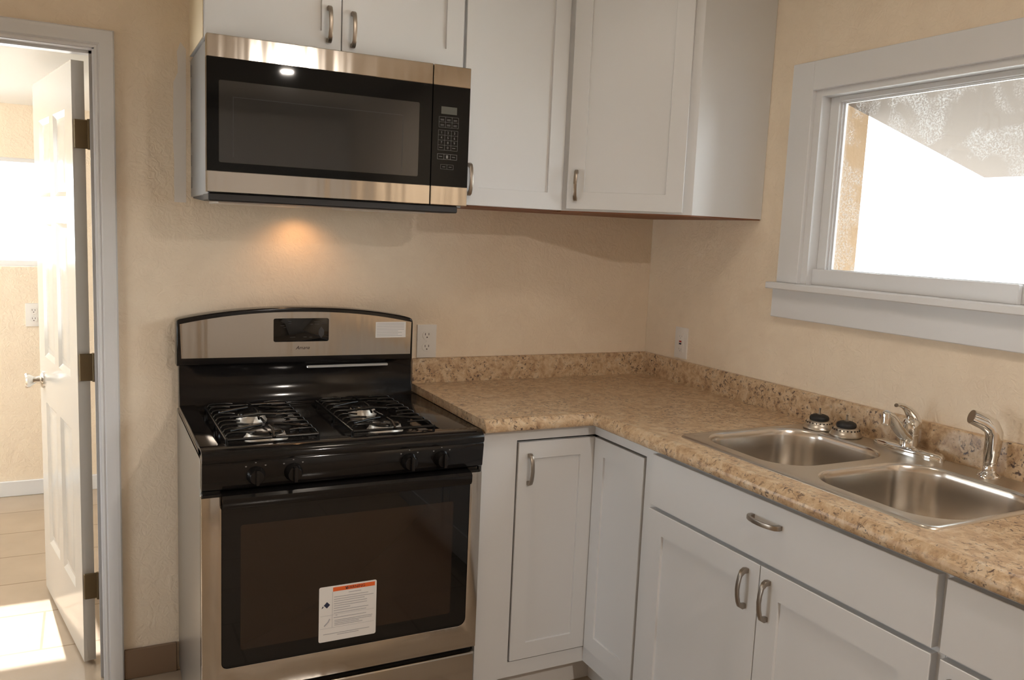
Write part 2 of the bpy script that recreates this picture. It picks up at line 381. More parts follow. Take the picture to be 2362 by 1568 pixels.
# ------------------------------------------------------------------ panelled door standing open into the back room
dr = sroot('door_1', (-2.006, .14, .01))
d_e = Vector((-.19, .98, 0)).normalized(); d_n = Vector((-d_e.y, d_e.x, 0))   # n towards -x
P0 = Vector((-2.040, .140, 0))
dth = .035; dw = .70; dz0, dz1 = .010, 1.905
def DP(u, z, d): return P0+d_e*u+Z*z+d_n*d
bm = bmesh.new()
cols = [0, .115, .315, .385, .585, dw]; rows = [dz0, .22, .76, .93, 1.42, 1.505, 1.77, dz1]
for side in (0, -dth):
    sgn = 1 if side == 0 else -1
    for i in range(5):
        for j in range(7):
            u0, u1, a0, a1 = cols[i], cols[i+1], rows[j], rows[j+1]
            if i in (1, 3) and j in (1, 3, 5):
                def rg(k, d): return [bm.verts.new(DP(u, z, side+sgn*d)) for u, z in ((u0+k, a0+k), (u1-k, a0+k), (u1-k, a1-k), (u0+k, a1-k))]
                rr = [rg(0, 0), rg(.016, -.009), rg(.024, -.009), rg(.045, -.003)]
                for A_, B_ in zip(rr, rr[1:]):
                    for q in range(4): bm.faces.new((A_[q], A_[(q+1) % 4], B_[(q+1) % 4], B_[q]))
                bm.faces.new(rr[-1])
            else: bm.faces.new([bm.verts.new(DP(u, z, side)) for u, z in ((u0, a0), (u1, a0), (u1, a1), (u0, a1))])
for a, b, c, d in (((0, dz0), (0, dz1), 0, -dth), ((dw, dz0), (dw, dz1), 0, -dth), ((0, dz0), (dw, dz0), 0, -dth), ((0, dz1), (dw, dz1), 0, -dth)):
    bm.faces.new([bm.verts.new(p) for p in (DP(a[0], a[1], c), DP(b[0], b[1], c), DP(b[0], b[1], d), DP(a[0], a[1], d))])
bmesh.ops.remove_doubles(bm, verts=bm.verts, dist=1e-5); bmesh.ops.recalc_face_normals(bm, faces=bm.faces)
obj('door_panel', bm, 'door', dr, ang=20)
for sd, dd in ((1, 0), (-1, -dth)):
    bm = bmesh.new(); lathe(bm, DP(dw-.06, .835, dd), [(.031, 0), (.031, .004), (.026, .008), (.013, .012), (.011, .024), (.016, .032), (.026, .045), (.028, .055), (.024, .060), (.001, .061)], axis=d_n*sd)
    obj('door_knob', bm, 'chrome', dr)
for zc in (1.69, .98, .268):
    bm = bmesh.new()
    box(bm, -2.036, -1.986, .1275, .1345, zc-.043, zc+.043, bev=.003)
    tube(bm, [(-1.994, .128, zc-.045), (-1.994, .128, zc+.045)], .006, 10)
    lab(obj('hinge', bm, 'brass', dr), 'dark brass hinge on the open door')

# wall plates
def outlet(name, label, P, e, n, kind, W_=.072, H_=.117):
    P, e, n = Vector(P), Vector(e), Vector(n); t = thing(name, label, 'outlet', tuple(P))
    def slab(bm, u0, u1, z0, z1, d0, d1, bev=0):
        pts = [P+e*u0+Z*z0+n*d0, P+e*u1+Z*z0+n*d0, P+e*u1+Z*z1+n*d0, P+e*u0+Z*z1+n*d0]; prism(bm, pts, n*(d1-d0), bev=bev)
    bm = bmesh.new(); slab(bm, -W_/2, W_/2, -H_/2, H_/2, 0, .006, .0015); obj('cover_plate', bm, 'plastic', t)
    if kind == 'duplex':
        for zc in (.021, -.021):
            bm = bmesh.new(); pts = [P+e*(.0165*math.cos(a)*1.0)+Z*(zc+max(-.0135, min(.0135, .0165*math.sin(a))))+n*.0055 for a in [2*math.pi*k/24 for k in range(24)]]
            prism(bm, pts, n*.0022); s = obj('socket', bm, 'plastic', t)
            bm = bmesh.new()
            slab(bm, -.0075, -.0055, zc, zc+.008, .0077, .0081); slab(bm, .0055, .0075, zc, zc+.008, .0077, .0081)
            lathe(bm, P+Z*(zc-.007)+n*.0077, [(.0025, 0), (.0025, .0004)], 12, axis=n)
            obj('slot', bm, 'slot', s)
        bm = bmesh.new(); lathe(bm, P+n*.006, [(.003, 0), (.0028, .001)], 12, axis=n); obj('screw', bm, 'plastic', t)
    else:
        bm = bmesh.new(); slab(bm, -.017, .017, -.034, .034, .0055, .0075, .0006); s = obj('socket', bm, 'plastic', t)
        for zc in (.024, -.024):
            bm = bmesh.new(); slab(bm, -.0075, -.0055, zc-.002, zc+.004, .0077, .0079); slab(bm, .0055, .0075, zc-.002, zc+.004, .0077, .0079)
            lathe(bm, P+Z*(zc-.006)+n*.0077, [(.002, 0), (.002, .0003)], 12, axis=n)
            obj('slot', bm, 'ink', s)
        bm = bmesh.new(); slab(bm, -.006, .006, .0025, .0085, .0075, .0098, .0006); lab(obj('reset_button', bm, 'red', s), 'red reset button')
        bm = bmesh.new(); slab(bm, -.006, .006, -.0060, -.0005, .0075, .0098, .0006); lab(obj('test_button', bm, 'inkd', s), 'black test button')
    return t
outlet('duplex_outlet', 'white duplex outlet on the back wall just right of the range', (-.943, 0, 1.060), (1, 0, 0), (0, -1, 0), 'duplex')
outlet('safety_outlet', 'white outlet with red and black buttons on the wall left of the window', (0, -.233, 1.066), (0, -1, 0), (-1, 0, 0), 'gfi')
outlet('duplex_outlet', 'pale outlet low on the far wall seen through the doorway', (-2.253, RB, .935), (1, 0, 0), (0, -1, 0), 'duplex')

# ------------------------------------------------------------------ sink window
win = sroot('window_1', (0, -1.38, WZ0))
CW = .088
bm = bmesh.new()
# flat casing: left stile, head, right stile
box(bm, -.020, 0, WY0+.012, WY0+.012+CW, 1.331, 2.009, bev=.0015); box(bm, -.020, 0, WY1-.10, WY1-.012, 1.331, 2.009, bev=.0015)
box(bm, -.020, 0, WY1-.012, WY0+.012, 1.922, 2.009, bev=.0015)
obj('casing', bm, 'trim', win)
bm = bmesh.new()   # jamb lining, set back a little from the casing edge
y_l = WY0-.0; t_ = .012
box(bm, -.004, .064, WY0-t_, WY0+.012, 1.331, 1.922); box(bm, -.004, .064, WY1-.012, WY1+t_, 1.331, 1.922); box(bm, -.004, .064, WY1+t_, WY0-t_, 1.903, 1.922)
obj('jamb', bm, 'trim', win, sm=False)
bm = bmesh.new()
box(bm, -.052, .110, WY1-.12, -.699, 1.310, 1.331, bev=.003)
obj('stool', bm, 'trim', win)
bm = bmesh.new(); box(bm, -.020, 0, WY1-.10, -.701, 1.219, 1.310, bev=.002); obj('apron', bm, 'trim', win)
bm = bmesh.new(); sy0, sy1 = WY0-t_, WY1+t_
box(bm, .034, .0598, sy0-.034, sy0, 1.331, 1.903, bev=.0015); box(bm, .034, .0598, sy1, sy1+.034, 1.331, 1.903, bev=.0015)
box(bm, .034, .0598, sy1+.034, sy0-.034, 1.331, 1.376, bev=.0015); box(bm, .034, .0598, sy1+.034, sy0-.034, 1.888, 1.903, bev=.0015)
for k, (d, x0) in enumerate(((.006, .044), (.011, .051))):   # glazing beads
    a, b, c, e_ = sy0-.034-d, sy1+.034+d, 1.376+d*.5, 1.888-d*.5
    box(bm, x0, .0598, a, sy0-.034, 1.376, 1.888); box(bm, x0, .0598, sy1+.034, b, 1.376, 1.888); box(bm, x0, .0598, b, a, 1.376, c); box(bm, x0, .0598, b, a, e_, 1.888)
obj('sash', bm, 'trim', win, sm=False)
obj('stop_board', B(.018, .034, -1.487, sy0, 1.331, 1.380, bev=.001), 'trim', win)
obj('glass_pane', B(.060, .063, sy1+.040, sy0-.040, 1.378, 1.885), 'wglass', win, sm=False)

# outside: wing wall, sloping porch roof, patio
struct('wall_porch_wing', B(.162, 2.285, 1.0, 1.16, -.2, 3.2), 'tan', sm=False)
bm = bmesh.new(); x0, z0_, x1, z1_ = .162, 2.256+.2565*(2.27-.162), 3.44, 1.956
prism(bm, [(x0, 1.0, z0_), (x1, 1.0, z1_), (x1, 1.0, z1_+.13), (x0, 1.0, z0_+.13)], (0, -1.7, 0))
struct('ceiling_porch', bm, 'soffit', sm=False)
struct('floor_patio', B(.162, 30, -20, 25, -.25, -.2), 'patio', sm=False)
struct('floor_bounce_damper', B(.162, 3.6, -.9, 1.0, -.2, -.12), 'deck', sm=False)  # unseen dark floor added to cut bounce onto the porch ceiling
struct('floor_yard', B(-25, -4.12, -20, 25, -.25, -.2), 'patio', sm=False)

# ------------------------------------------------------------------ base cabinets
ZC = .884
def fr(bm, plane, fixed, u0, u1, z0, z1, th=.019):
    """slab of face frame: plane 'y' faces -y at y=fixed, plane 'x' faces -x at x=fixed"""
    if plane == 'y': box(bm, u0, u1, fixed, fixed+th, z0, z1)
    else: box(bm, fixed, fixed+th, u0, u1, z0, z1)
X1 = -.882; ZT, ZB = .844, .148
cb = thing('corner_base_cabinet', 'white corner base cabinet with two doors meeting in the inner corner under the counter', 'cabinet', (-.45, -.45, 0))
bm = bmesh.new()
fr(bm, 'y', -.61, -.914, X1, .1, ZC); fr(bm, 'y', -.61, X1, -.61, ZT, ZC); fr(bm, 'y', -.61, X1, -.591, .1, ZB)
fr(bm, 'x', -.61, X1, -.61, ZT, ZC); fr(bm, 'x', -.61, X1, -.61, .1, ZB); fr(bm, 'x', -.61, -.914, X1, .1, ZC)
obj('face_frame', bm, 'cab', cb, sm=False)
bm = bmesh.new()   # carcass set behind the doors
box(bm, -.914, -.50, -.585, -.02, .1, .86); box(bm, -.585, -.02, -.914, -.02, .1, .86)
obj('carcass', bm, 'dark', cb, sm=False)
bm = bmesh.new(); box(bm, -.914, -.53, -.545, -.53, 0, .1); box(bm, -.545, -.53, -.914, -.545, 0, .1); obj('toe_kick', bm, 'kick', cb, sm=False)
g = .0045
bm = bmesh.new(); shaker(bm, (X1+g, -.597, 0), (1, 0, 0), (0, -1, 0), (-.612)-(X1+g), ZB+g, ZT-g*1.3, st=.052, rec=.006); dL = obj('door', bm, 'cab', cb, sm=False)
bm = bmesh.new(); shaker(bm, (-.597, -.619, 0), (0, -1, 0), (-1, 0, 0), (-.619)-(X1+g), ZB+g, ZT-g*1.3, st=.052, rec=.006); obj('door', bm, 'cab', cb, sm=False)
handle(dL, (-.842, -.616, .756), Z, (0, -1, 0), .095)
fp = obj('filler_panel', B(-.996, -.9145, -.612, -.593, 0, ZC), 'cab', None, sm=False, loc=(-.955, -.60, 0))
tag(fp, 'narrow white filler panel between the range and the corner cabinet', 'panel')

def base_run(name, label, ya, yb, fronts):
    """cabinet on the right wall; ya nearer the corner; fronts: list of (kind,u0,u1,z0,z1,handle)"""
    t = thing(name, label, 'cabinet', (-.31, (ya+yb)/2, 0))
    bm = bmesh.new(); st = .038
    fr(bm, 'x', -.61, ya-st, ya, .1, ZC); fr(bm, 'x', -.61, yb, yb+st, .1, ZC); fr(bm, 'x', -.61, yb+st, ya-st, ZC-.038, ZC)
    fr(bm, 'x', -.61, yb+st, ya-st, .1, .138); fr(bm, 'x', -.61, yb+st, ya-st, .705, .745)
    obj('face_frame', bm, 'cab', t, sm=False)
    bm = bmesh.new(); box(bm, -.591, -.02, yb+.002, ya-.002, .1, .16)
    box(bm, -.591, -.02, yb+.001, yb+.019, .16, ZC); box(bm, -.591, -.02, ya-.019, ya-.001, .16, ZC); box(bm, -.04, -.02, yb+.019, ya-.019, .16, ZC)
    obj('carcass', bm, 'dark', t, sm=False)
    obj('toe_kick', B(-.545, -.53, yb, ya, 0, .1), 'kick', t, sm=False)
    for kind, a, b, z0, z1, hd in fronts:
        bm = bmesh.new(); shaker(bm, (-.610, a, 0), (0, -1, 0), (-1, 0, 0), a-b, z0, z1, th=.021, st=.062, rec=.007, flat=(kind == 'drawer'))
        f = obj('drawer_front' if kind == 'drawer' else 'door', bm, 'cab', t, sm=False)
        if hd: handle(f, (-.631, hd[0], hd[1]), hd[2], (-1, 0, 0), .098)
    return t
base_run('sink_base_cabinet', 'wide white cabinet under the sink with a long drawer front over two doors', -.9145, -1.8285, [
    ('drawer', -.937, -1.812, .7265, .868, (-1.378, .823, (0, 1, 0))),
    ('door', -.935, -1.3690, .135, .7150, (-1.330, .645, Z)),
    ('door', -1.3715, -1.813, .135, .7150, (-1.402, .643, Z))])
base_run('drawer_base_cabinet', 'white cabinet at the right edge of the picture with one drawer over one door', -1.8295, -2.44, [
    ('drawer', -1.830, -2.425, .7265, .868, None),
    ('door', -1.833, -2.425, .135, .7150, (-1.862, .640, Z))])

# ------------------------------------------------------------------ countertop with backsplash and rolled front edge
ZS = .914; XL = -.9985; YE = -2.75
SX0, SX1, SY0, SY1 = -.555, -.035, -.940, -1.735    # sink outer rim
bm = bmesh.new()
zt0 = .886
box(bm, XL, -.60, -.60, 0, zt0, ZS)
hx0, hx1, hy0, hy1 = SX0+.012, SX1-.012, SY0-.012, SY1+.012
box(bm, -.60, 0, hy0, 0, zt0, ZS); box(bm, -.60, 0, YE, hy1, zt0, ZS); box(bm, -.60, hx0, hy1, hy0, zt0, ZS); box(bm, hx1, 0, hy1, hy0, zt0, ZS)
prof = [(0, zt0), (0, ZS), (.006, ZS+.0025), (.012, ZS+.0040), (.019, ZS+.0040), (.026, ZS+.0015), (.031, ZS-.004), (.0345, ZS-.010), (.038, ZS-.013), (.040, ZS-.018), (.0405, ZS-.025), (.038, ZS-.032), (.032, ZS-.036), (.022, ZS-.037), (.0135, ZS-.037), (.0125, zt0)]
secs = [[(XL, -.60-d, z) for d, z in prof], [(-.60-d, -.60-d, z) for d, z in prof], [(-.60-d, YE, z) for d, z in prof]]
loft(bm, secs)
SP = [(0, ZS-.002), (.020, ZS-.002), (.0195, ZS+.003), (.0185, ZS+.076), (.0165, ZS+.083), (.012, ZS+.0855), (0, ZS+.0855)]
SP = [(d, z+(.0 if z < ZS+.01 else .0005)) for d, z in SP]
loft(bm, [[(XL, -d, z) for d, z in SP], [(-d, -d, z) for d, z in SP], [(-d, YE, z) for d, z in SP]])
ct = obj('countertop', bm, 'lam', None, ang=25, loc=(-.5, -.6, .88)); tag(ct, 'L-shaped speckled tan laminate countertop with backsplash', 'countertop')

# ------------------------------------------------------------------ double bowl sink
sk = thing('kitchen_sink', 'stainless steel double bowl sink set into the tan countertop', 'sink', (-.3, -1.34, ZS))
cx, cy = (SX0+SX1)/2, (SY0+SY1)/2; hx, hy = (SX1-SX0)/2, (SY0-SY1)/2
bowls = [(-.318, -1.134, .196, .176), (-.318, -1.535, .196, .186)]
zr = ZS+.0035
NB = 12
def rect_ring(cx, cy, hx, hy, r, z, n=NB): return [(x, y, z) for x, y in rrect(cx, cy, hx, hy, r, n)]
bm = bmesh.new()
# rim: rounded outer lip
R0 = [rect_ring(cx, cy, hx, hy, .03, ZS+.0002), rect_ring(cx, cy, hx-.001, hy-.001, .03, ZS+.003), rect_ring(cx, cy, hx-.004, hy-.004, .027, ZS+.0052), rect_ring(cx, cy, hx-.011, hy-.011, .022, ZS+.0050), rect_ring(cx, cy, hx-.015, hy-.015, .02, zr)]
vr = [[bm.verts.new(p) for p in r] for r in R0]
for a, b in zip(vr, vr[1:]):
    for i in range(len(a)): bm.faces.new((a[i], a[(i+1) % len(a)], b[(i+1) % len(a)], b[i]))
edges = []
def loop_edges(vs): return [bm.edges.get((vs[i], vs[(i+1) % len(vs)])) or bm.edges.new((vs[i], vs[(i+1) % len(vs)])) for i in range(len(vs))]
edges += loop_edges(vr[-1])
tops = []
for (bx, by, ax, ay) in bowls:
    r = [bm.verts.new(p) for p in rect_ring(bx, by, ax, ay, .105, zr)]; edges += loop_edges(r); tops.append(r)
bmesh.ops.triangle_fill(bm, use_beauty=True, edges=edges, normal=(0, 0, 1))
# drop fill triangles lying inside a bowl opening
dele = []
for f in bm.faces:
    if len(f.verts) == 3:
        c = f.calc_center_median()
        for (bx, by, ax, ay) in bowls:
            qx, qy = abs(c.x-bx)-(ax-.105), abs(c.y-by)-(ay-.105)
            d = math.hypot(max(qx, 0), max(qy, 0))+min(max(qx, qy), 0)-.105
            if d < -1e-4 and abs(c.z-zr) < 1e-5: dele.append(f); break
bmesh.ops.delete(bm, geom=dele, context='FACES')
bmesh.ops.recalc_face_normals(bm, faces=bm.faces)
obj('sink_deck', bm, 'rimsteel', sk, ang=40)
for (bx, by, ax, ay) in bowls:
    bm = bmesh.new(); rr = []
    for ins, dz, rad in ((0, 0, .105), (.003, -.0015, .104), (.006, -.006, .102), (.008, -.02, .10), (.010, -.05, .10), (.013, -.10, .10), (.017, -.135, .10), (.024, -.155, .097), (.036, -.168, .09), (.055, -.175, .08), (.09, -.178, .06), (.14, -.181, .03)):
        rr.append(rect_ring(bx, by, ax-ins, ay-ins, rad, zr+dz))
    vv = [[bm.verts.new(p) for p in r] for r in rr]
    for a, b in zip(vv, vv[1:]):
        for i in range(len(a)): bm.faces.new((a[i], b[i], b[(i+1) % len(a)], a[(i+1) % len(a)]))
    bm.faces.new(vv[-1][::-1])
    bmesh.ops.recalc_face_normals(bm, faces=bm.faces); bmesh.ops.reverse_faces(bm, faces=bm.faces)
    bw = obj('bowl', bm, 'sinksteel', sk, ang=80)
    bm = bmesh.new(); lathe(bm, (bx, by, zr-.1805), [(.042, 0), (.042, .002), (.036, .003), (.033, .0005), (.001, .0005)], 24); obj('drain', bm, 'chrome', bw)

# basket strainers on the deck
def strainer(loc, label):
    t = thing('sink_strainer', label, 'strainer', loc, None); c = Vector(loc)
    bm = bmesh.new()
    lathe(bm, c, [(.030, 0), (.0425, .001), (.044, .004), (.043, .008), (.040, .012), (.038, .016), (.036, .021), (.031, .025), (.026, .027), (.001, .027)], 40)
    bk = obj('basket', bm, 'rimsteel', t)
    bm = bmesh.new()
    for k in range(22):
        a = 2*math.pi*k/22; d = Vector((math.cos(a), math.sin(a), .55)).normalized()
        lathe(bm, c+Vector((math.cos(a)*.0362, math.sin(a)*.0362, .0200)), [(.0021, 0), (.0021, .0012)], 8, axis=d)
    obj('perforation', bm, 'dark', bk)
    bm = bmesh.new(); lathe(bm, c+Z*.0265, [(.0265, 0), (.0275, .002), (.0275, .008), (.025, .012), (.018, .0155), (.008, .017), (.001, .017)], 32); obj('stopper', bm, 'rubber', t)
    bm = bmesh.new(); lathe(bm, c+Z*.043, [(.008, -.001), (.006, .002), (.0028, .004), (.0028, .016), (.004, .0175), (.001, .019)], 16); obj('stem', bm, 'nickel', t)
    return t
strainer((-.085, -1.003, zr), 'left one of the two upturned metal strainers on the sink deck')
s2 = strainer((-.080, -1.0985, zr), 'right one of the two upturned metal strainers on the sink deck, nearer the faucet')
for o in bpy.data.objects:
    if o.get('category') == 'strainer': o['group'] = 'strainers on the sink deck'

# faucet
fc = thing('kitchen_faucet', 'chrome single lever kitchen faucet behind the sink bowls', 'faucet', (-.062, -1.29, zr))
fx, fy = -.064, -1.292
bm = bmesh.new()
rings = []
for s, z in ((1, 0), (1, .010), (.975, .014), (.92, .017), (.78, .0195), (.5, .0215), (.2, .022)):
    rings.append([(fx+.029*s*math.copysign(abs(math.cos(a))**.8, math.cos(a)), fy+.106*s*math.copysign(abs(math.sin(a))**.85, math.sin(a)), zr+z) for a in [2*math.pi*k/48 for k in range(48)]])
loft(bm, rings); obj('base_plate', bm, 'chrome', fc, ang=50)
bm = bmesh.new(); lathe(bm, (fx, fy, zr+.012), [(.026, 0), (.0245, .006), (.0235, .012), (.023, .036), (.0245, .037), (.0245, .040), (.023, .041), (.0235, .056), (.0225, .068), (.017, .078), (.008, .083), (.001, .084)], 36); obj('body', bm, 'chrome', fc, ang=50)
bm = bmesh.new()
sp = [(fx-.008, fy, zr+.040), (fx-.028, fy+.002, zr+.052), (fx-.046, fy+.003, zr+.070), (fx-.062, fy+.004, zr+.090), (fx-.076, fy+.005, zr+.104), (fx-.090, fy+.006, zr+.110)]
tube(bm, sp, [.018, .0180, .0170, .0160, .0145, .012], 16, sq=(1.15, .75)); obj('spout', bm, 'chrome', fc, ang=60)
bm = bmesh.new(); lathe(bm, (fx-.088, fy+.006, zr+.080), [(.001, 0), (.0095, 0), (.0120, .002), (.0120, .028), (.0110, .033), (.007, .036), (.001, .036)], 24); obj('aerator', bm, 'chrome', fc, ang=50)
bm = bmesh.new()
lv = [(fx+.010, fy-.001, zr+.066), (fx+.012, fy, zr+.084), (fx+.002, fy, zr+.102), (fx-.014, fy+.001, zr+.117), (fx-.034, fy+.001, zr+.128), (fx-.050, fy+.002, zr+.132), (fx-.060, fy+.002, zr+.131)]
tube(bm, lv, [.021, .0205, .016, .0115, .0082, .0075, .007], 16, sq=(1, .72)); obj('lever', bm, 'chrome', fc, ang=60)

sr = thing('side_sprayer', 'chrome side sprayer standing at the right end of the sink deck', 'sprayer', (-.064, -1.520, zr))
px_, py_ = -.064, -1.520
bm = bmesh.new(); lathe(bm, (px_, py_, zr), [(.027, 0), (.0265, .004), (.022, .008), (.016, .012), (.0145, .020), (.014, .028), (.001, .028)], 32); obj('socket_base', bm, 'chrome', sr, ang=50)
bm = bmesh.new()
hp = [(px_, py_, zr+.026), (px_, py_, zr+.040), (px_+.001, py_, zr+.060), (px_+.002, py_-.001, zr+.085), (px_+.001, py_-.001, zr+.106), (px_-.006, py_+.004, zr+.122), (px_-.020, py_+.014, zr+.133), (px_-.036, py_+.026, zr+.140), (px_-.044, py_+.031, zr+.143)]
tube(bm, hp, [.0150, .0175, .0195, .0205, .0215, .0215, .0205, .0190, .0185], 18, sq=(1, .9)); obj('spray_head', bm, 'chrome', sr, ang=60)
bm = bmesh.new(); a_ = (Vector(hp[-1])-Vector(hp[-2])).normalized(); lathe(bm, Vector(hp[-1]), [(.0175, -.001), (.0165, .001), (.001, .001)], 20, axis=a_); obj('nozzle', bm, 'nickel', sr)
bm = bmesh.new(); lathe(bm, (px_, py_, zr+.030), [(.0145, 0), (.0162, .002), (.0162, .005), (.0145, .007)], 24); obj('collar', bm, 'chrome', sr)

# ------------------------------------------------------------------ wall cabinets
ZU, ZUT = 1.527, 2.30
def wall_cab(name, label, x0, x1, z0, splits, depth=.324, handles=(), cream=False):
    t = thing(name, label, 'cabinet', ((x0+x1)/2, -depth/2, z0))
    bm = bmesh.new(); box(bm, x0, x1, -depth, -.001, z0+.004, ZUT); obj('carcass', bm, 'cab', t, sm=False)
    if cream: lab(obj('side_panel', B(x0-.0015, x0, -depth+.001, -.001, z0+.004, ZUT), 'cream', t, sm=False), 'cream painted end panel')
    obj('underside', B(x0+(.03 if cream else .001), x1-.001, -depth+.019, -.001, z0, z0+.004), 'wood', t, sm=False)
    for i, (a, b) in enumerate(splits):
        bm = bmesh.new(); shaker(bm, (a, -depth, 0), (1, 0, 0), (0, -1, 0), b-a, z0+.004, ZUT-.01, th=.019, st=.055); d = obj('door', bm, 'cab', t, sm=False)
        if handles: handle(d, (handles[i][0], -depth-.019, handles[i][1]), Z, (0, -1, 0), .097)
    return t
wall_cab('wall_cabinet', 'white two-door wall cabinet above the microwave', -1.722, -.984, 1.927, [(-1.720, -1.3575), (-1.3550, -.984)], handles=[(-1.393, 2.004), (-1.325, 1.999)], cream=True)
wall_cab('wall_cabinet', 'white single-door wall cabinet just right of the microwave', -.983, -.612, ZU, [(-.974, -.6165)], handles=[(-.9535, 1.609)])
dc = thing('corner_wall_cabinet', 'white diagonal corner wall cabinet with one door, left of the window', 'cabinet', (-.25, -.25, ZU))
A0 = Vector((-.6115, -.330, 0)); A1 = Vector((-.290, -.6035, 0))
bm = bmesh.new(); prism(bm, [(-.6115, -.001, ZU+.004), (A0.x, A0.y, ZU+.004), (A1.x, A1.y, ZU+.004), (-.001, -.6035, ZU+.004), (-.001, -.001, ZU+.004)], (0, 0, ZUT-ZU-.004)); obj('carcass', bm, 'cab', dc, sm=False)
bm = bmesh.new(); prism(bm, [(-.609, -.004, ZU), (-.609, -.325, ZU), (-.29, -.600, ZU), (-.004, -.600, ZU), (-.004, -.004, ZU)], (0, 0, .004)); obj('underside', bm, 'wood', dc, sm=False)
de = (A1-A0).normalized(); dn = Vector((de.y, -de.x, 0)); DL = (A1-A0).length
bm = bmesh.new(); O = A0+de*.020; shaker(bm, O, de, dn, DL-.020-.030, ZU+.010, ZUT-.02, st=.055, th=.019); dd_ = obj('door', bm, 'cab', dc, sm=False)
handle(dd_, A0+de*.050+dn*.019+Z*1.612, Z, dn, .097)

# ------------------------------------------------------------------ microwave over the range
MX0, MX1, MYF, MZ0, MZ1 = -1.727, -.993, -.430, 1.524, 1.922
mw = thing('microwave', 'black and stainless over-range microwave mounted under the two-door cabinet', 'microwave', ((MX0+MX1)/2, -.2, MZ0))
XD = -1.110   # door / panel split
bm = bmesh.new(); box(bm, MX0+.006, MX1-.006, -.400, -.001, MZ0-.006, MZ1-.003, bev=.002)
for k in range(6):    # mounting slots and seams pressed in the left side
    box(bm, MX0+.0045, MX0+.0065, -.030, -.016, MZ0+.02+k*.065, MZ0+.052+k*.065)
obj('housing', bm, 'galv', mw)
bm = bmesh.new()
box(bm, MX0+.006, MX1-.022, -.412, -.30, MZ0-.022, MZ0-.0005, bev=.003)
prism(bm, [(MX0+.010, -.30, MZ0-.022), (MX0+.010, -.02, MZ0-.010), (MX0+.010, -.02, MZ0-.004), (MX0+.010, -.30, MZ0-.004)], (MX1-MX0-.03, 0, 0))
obj('vent_grille', bm, 'blackmatte', mw)
for a in (MX0+.05, MX1-.31): obj('grease_filter', B(a, a+.24, -.27, -.06, MZ0-.0245, MZ0-.018), 'alum', mw)
bm = bmesh.new(); lathe(bm, (-1.405, -.105, MZ0-.0155), [(.022, .008), (.022, .003), (.016, 0), (.001, 0)], 20); obj('lamp_lens', bm, 'lens', mw)
zs0, zs1 = 1.579, 1.8645
for a, b, nm in ((MX0, XD-.0012, 'door'), (XD+.0012, MX1, 'control_panel')):
    bm = bmesh.new(); box(bm, a, b, MYF+.0012, -.401, zs0-.002, zs1+.002, bev=.0008)
    root = obj(nm, bm, 'mwblack', mw, sm=False)
    bm = bmesh.new(); box(bm, a, b, MYF, -.401, zs1, MZ1, bev=.0015); obj('top_band', bm, 'steel', root)
    bm = bmesh.new(); box(bm, a, b, MYF, -.401, MZ0, zs0, bev=.0015); obj('bottom_band', bm, 'steel', root)
    if nm == 'door':
        mdoor = root
        yg = MYF+.0008
        bm = bmesh.new(); prism(bm, [(x, yg, z) for x, z in rrect(-1.4235, 1.7055, .2735, .1040, .004, 3)], (0, .001, 0)); obj('window', bm, 'mwglass', root, sm=False)
        bm = bmesh.new()   # inner cavity outline behind the glass
        gx0, gx1, gz0, gz1 = -1.662, -1.198, 1.617, 1.770; t_ = .0014
        for q in ((gx0, gx1, gz1-t_, gz1), (gx1-t_, gx1, gz0, gz1), (gx0, gx0+t_, gz0, gz1)): box(bm, q[0], q[1], yg-.0002, yg, q[2], q[3])
        obj('cavity_outline', bm, 'blackmatte', root, sm=False)
    else: mpan = root
yg = MYF+.0010
obj('display', B(-1.083, -1.034, yg-.0003, yg+.0005, 1.785, 1.806), 'lcd', mpan, sm=False)
bm = bmesh.new()
def grid(bm, x0, x1, z0, z1, nx, nz, t=.0005):
    for i in range(nx+1):
        x = x0+(x1-x0)*i/nx; box(bm, x-t/2, x+t/2, yg-.0003, yg, z0, z1)
    for j in range(nz+1):
        z = z0+(z1-z0)*j/nz; box(bm, x0, x1, yg-.0003, yg, z-t/2, z+t/2)
grid(bm, -1.089, -1.028, 1.747, 1.777, 3, 2); grid(bm, -1.090, -1.029, 1.682, 1.739, 3, 4); grid(bm, -1.091, -1.030, 1.656, 1.671, 3, 1, .0008); grid(bm, -1.080, -1.040, 1.628, 1.641, 2, 1)
for i, ch in enumerate('123456789'):
    text(bm, ch, .010, (-1.080+(i % 3)*.0203, yg, 1.7318-(i//3)*.01425), (1, 0, 0), Z, (0, -1, 0), .0004)
text(bm, '0', .010, (-1.0597, yg, 1.689), (1, 0, 0), Z, (0, -1, 0), .0004)
for r_ in range(2):
    for c_ in range(3):
        x = -1.079+c_*.0203; z = 1.7695-r_*.015
        for q in (0, -.0030): box(bm, x-.0055, x+.0055, yg-.0003, yg, z+q, z+q+.0009)
for c_ in range(3):
    x = -1.081+c_*.0203
    if c_ != 1: box(bm, x-.005, x+.005, yg-.0003, yg, 1.663, 1.6643); box(bm, x-.005, x+.005, yg-.0003, yg, 1.6888, 1.690)
    else: box(bm, x-.003, x+.003, yg-.0003, yg, 1.659, 1.668)
for c_ in range(2): box(bm, -1.0745+c_*.020, -1.0655+c_*.020, yg-.0003, yg, 1.6338, 1.6350)
obj('keypad', bm, 'keytext', mpan, sm=False)

